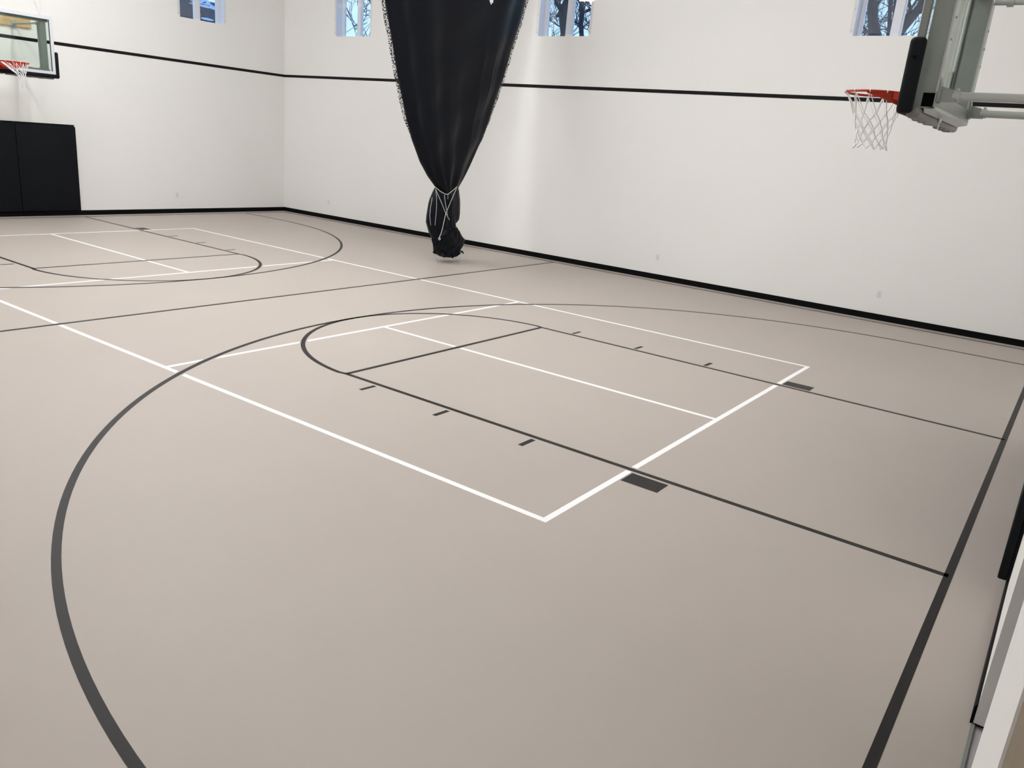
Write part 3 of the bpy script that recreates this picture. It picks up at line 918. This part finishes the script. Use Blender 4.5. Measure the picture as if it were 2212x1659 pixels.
# behind the window right of the curtain
bare_tree([([(-15.2, 46, ZG), (-15.45, 46, 17.0), (-15.55, 46, 18.2), (-15.85, 46, 19.2), (-15.95, 46, 20.1), (-15.55, 46, 21.2), (-15.1, 46, 24), (-15, 46, 30)],
            (0.6, 0.52, 0.42, 0.38, 0.50, 0.38, 0.30, 0.15)),
           ([(-15.5, 46, 17.6), (-16.4, 46, 17.5), (-17.4, 46, 16.6), (-18.5, 46, 15.5)], (0.18, 0.16, 0.14, 0.06)),
           ([(-15.85, 46, 20.05), (-16.35, 46, 19.95), (-16.7, 46, 19.75)], (0.40, 0.30, 0.10)),
           ([(-15.9, 46, 20.1), (-16.8, 45.8, 20.9), (-17.6, 45.6, 23.5), (-18.2, 45.5, 26)], (0.22, 0.14, 0.11, 0.05))],
          'thick knobbly bare tree trunk, left pane of window beside the curtain', 5, lvl=3, kids=1, depth=44, spread=5)
bare_tree([([(-13.9, 47, ZG), (-14.2, 47, 17.9), (-14.45, 47, 19.2), (-14.45, 47, 20.2), (-14.6, 47, 21.4), (-14.9, 47, 26)], (0.3, 0.22, 0.23, 0.26, 0.22, 0.1)),
           ([(-14.4, 47, 20.2), (-13.6, 46.9, 20.45), (-12.4, 46.8, 20.5), (-10.5, 46.8, 21.2)], (0.16, 0.13, 0.12, 0.05))],
          'narrow bare tree with side limb, right pane of window beside the curtain', 9, lvl=3, spread=4.5, kids=1, depth=66)
# behind the window between corner and curtain: only fine branches
TWIG[0] = 0.05
bare_tree([([(-58.0, 52, ZG), (-57.6, 52, 16), (-57.8, 52, 22), (-58.2, 52, 30)], (0.6, 0.45, 0.3, 0.12))],
          'finely branched bare tree in the window between corner and curtain', 13, lvl=4, spread=8.5, kids=5, thick=0.7)
TWIG[0] = 0.03
bare_tree([([(-29.0, 37, ZG), (-29.4, 37, 14.6), (-29.2, 37, 18), (-29.0, 37, 22), (-29.2, 37, 26)], (0.5, 0.42, 0.36, 0.28, 0.12))],
          'bare tree just outside the view of the window between corner and curtain', 17, lvl=4, spread=6.5, kids=5, thick=0.6)
# more distant fine-twigged trees
TWIG[0] = 0.06
def far_tree(x, y, seed, label):
    bare_tree([([(x, y, ZG), (x + 0.3, y, 14), (x, y, 20), (x + 0.4, y, 28)], (0.5, 0.4, 0.3, 0.1))], label, seed, lvl=4, spread=7.5)
far_tree(-30, 78, 31, 'distant bare tree behind the knobbly trunk outside the window right of the curtain')
far_tree(-58, 96, 33, 'distant bare tree behind the twigs outside the window between corner and curtain')
far_tree(-1.0, 108, 32, 'distant bare tree behind the thick straight trunk outside the window by the near hoop')

# neighbouring house seen through the far end wall window
hs = empty('neighbouring_house', (-64, 30, ZG))
MB().box(-6, 6, -18, 14, 0, 8.5).build('house_wall', 'house', hs)
rf = MB()
rf.prism([(7.2, 8.2), (0.0, 14.6), (-7.2, 8.2)], 1, -19, 7.0)
rf.prism([(7.0, 8.2), (1.2, 13.9), (-6.0, 8.2)], 1, 7.0, 15)
roof = rf.build('house_roof', 'roof', hs)
sn = MB(); R = random.Random(77)
for k in range(26):
    y = R.uniform(6.6, 11.5); t_ = R.uniform(0.86, 1.0) if k % 4 else R.uniform(0.45, 0.6)
    x = 7.0 + (1.2 - 7.0) * t_; z = 8.2 + (13.9 - 8.2) * t_
    a, b = R.uniform(0.3, 0.9), R.uniform(0.12, 0.3)
    n = 10
    top = (x + 0.05, y, z + 0.12)
    ring = [(x + b * math.cos(2 * PI * i / n) * 0.76, y + a * math.sin(2 * PI * i / n), z - b * math.cos(2 * PI * i / n) * 0.64 + 0.01) for i in range(n)]
    sn.add(ring + [top], [(i, (i + 1) % n, n) for i in range(n)])
tag(sn.build('snow_patches', 'snow', hs), kind='stuff')
tag(hs, 'dark roofed neighbouring house outside the far end wall window', 'house')
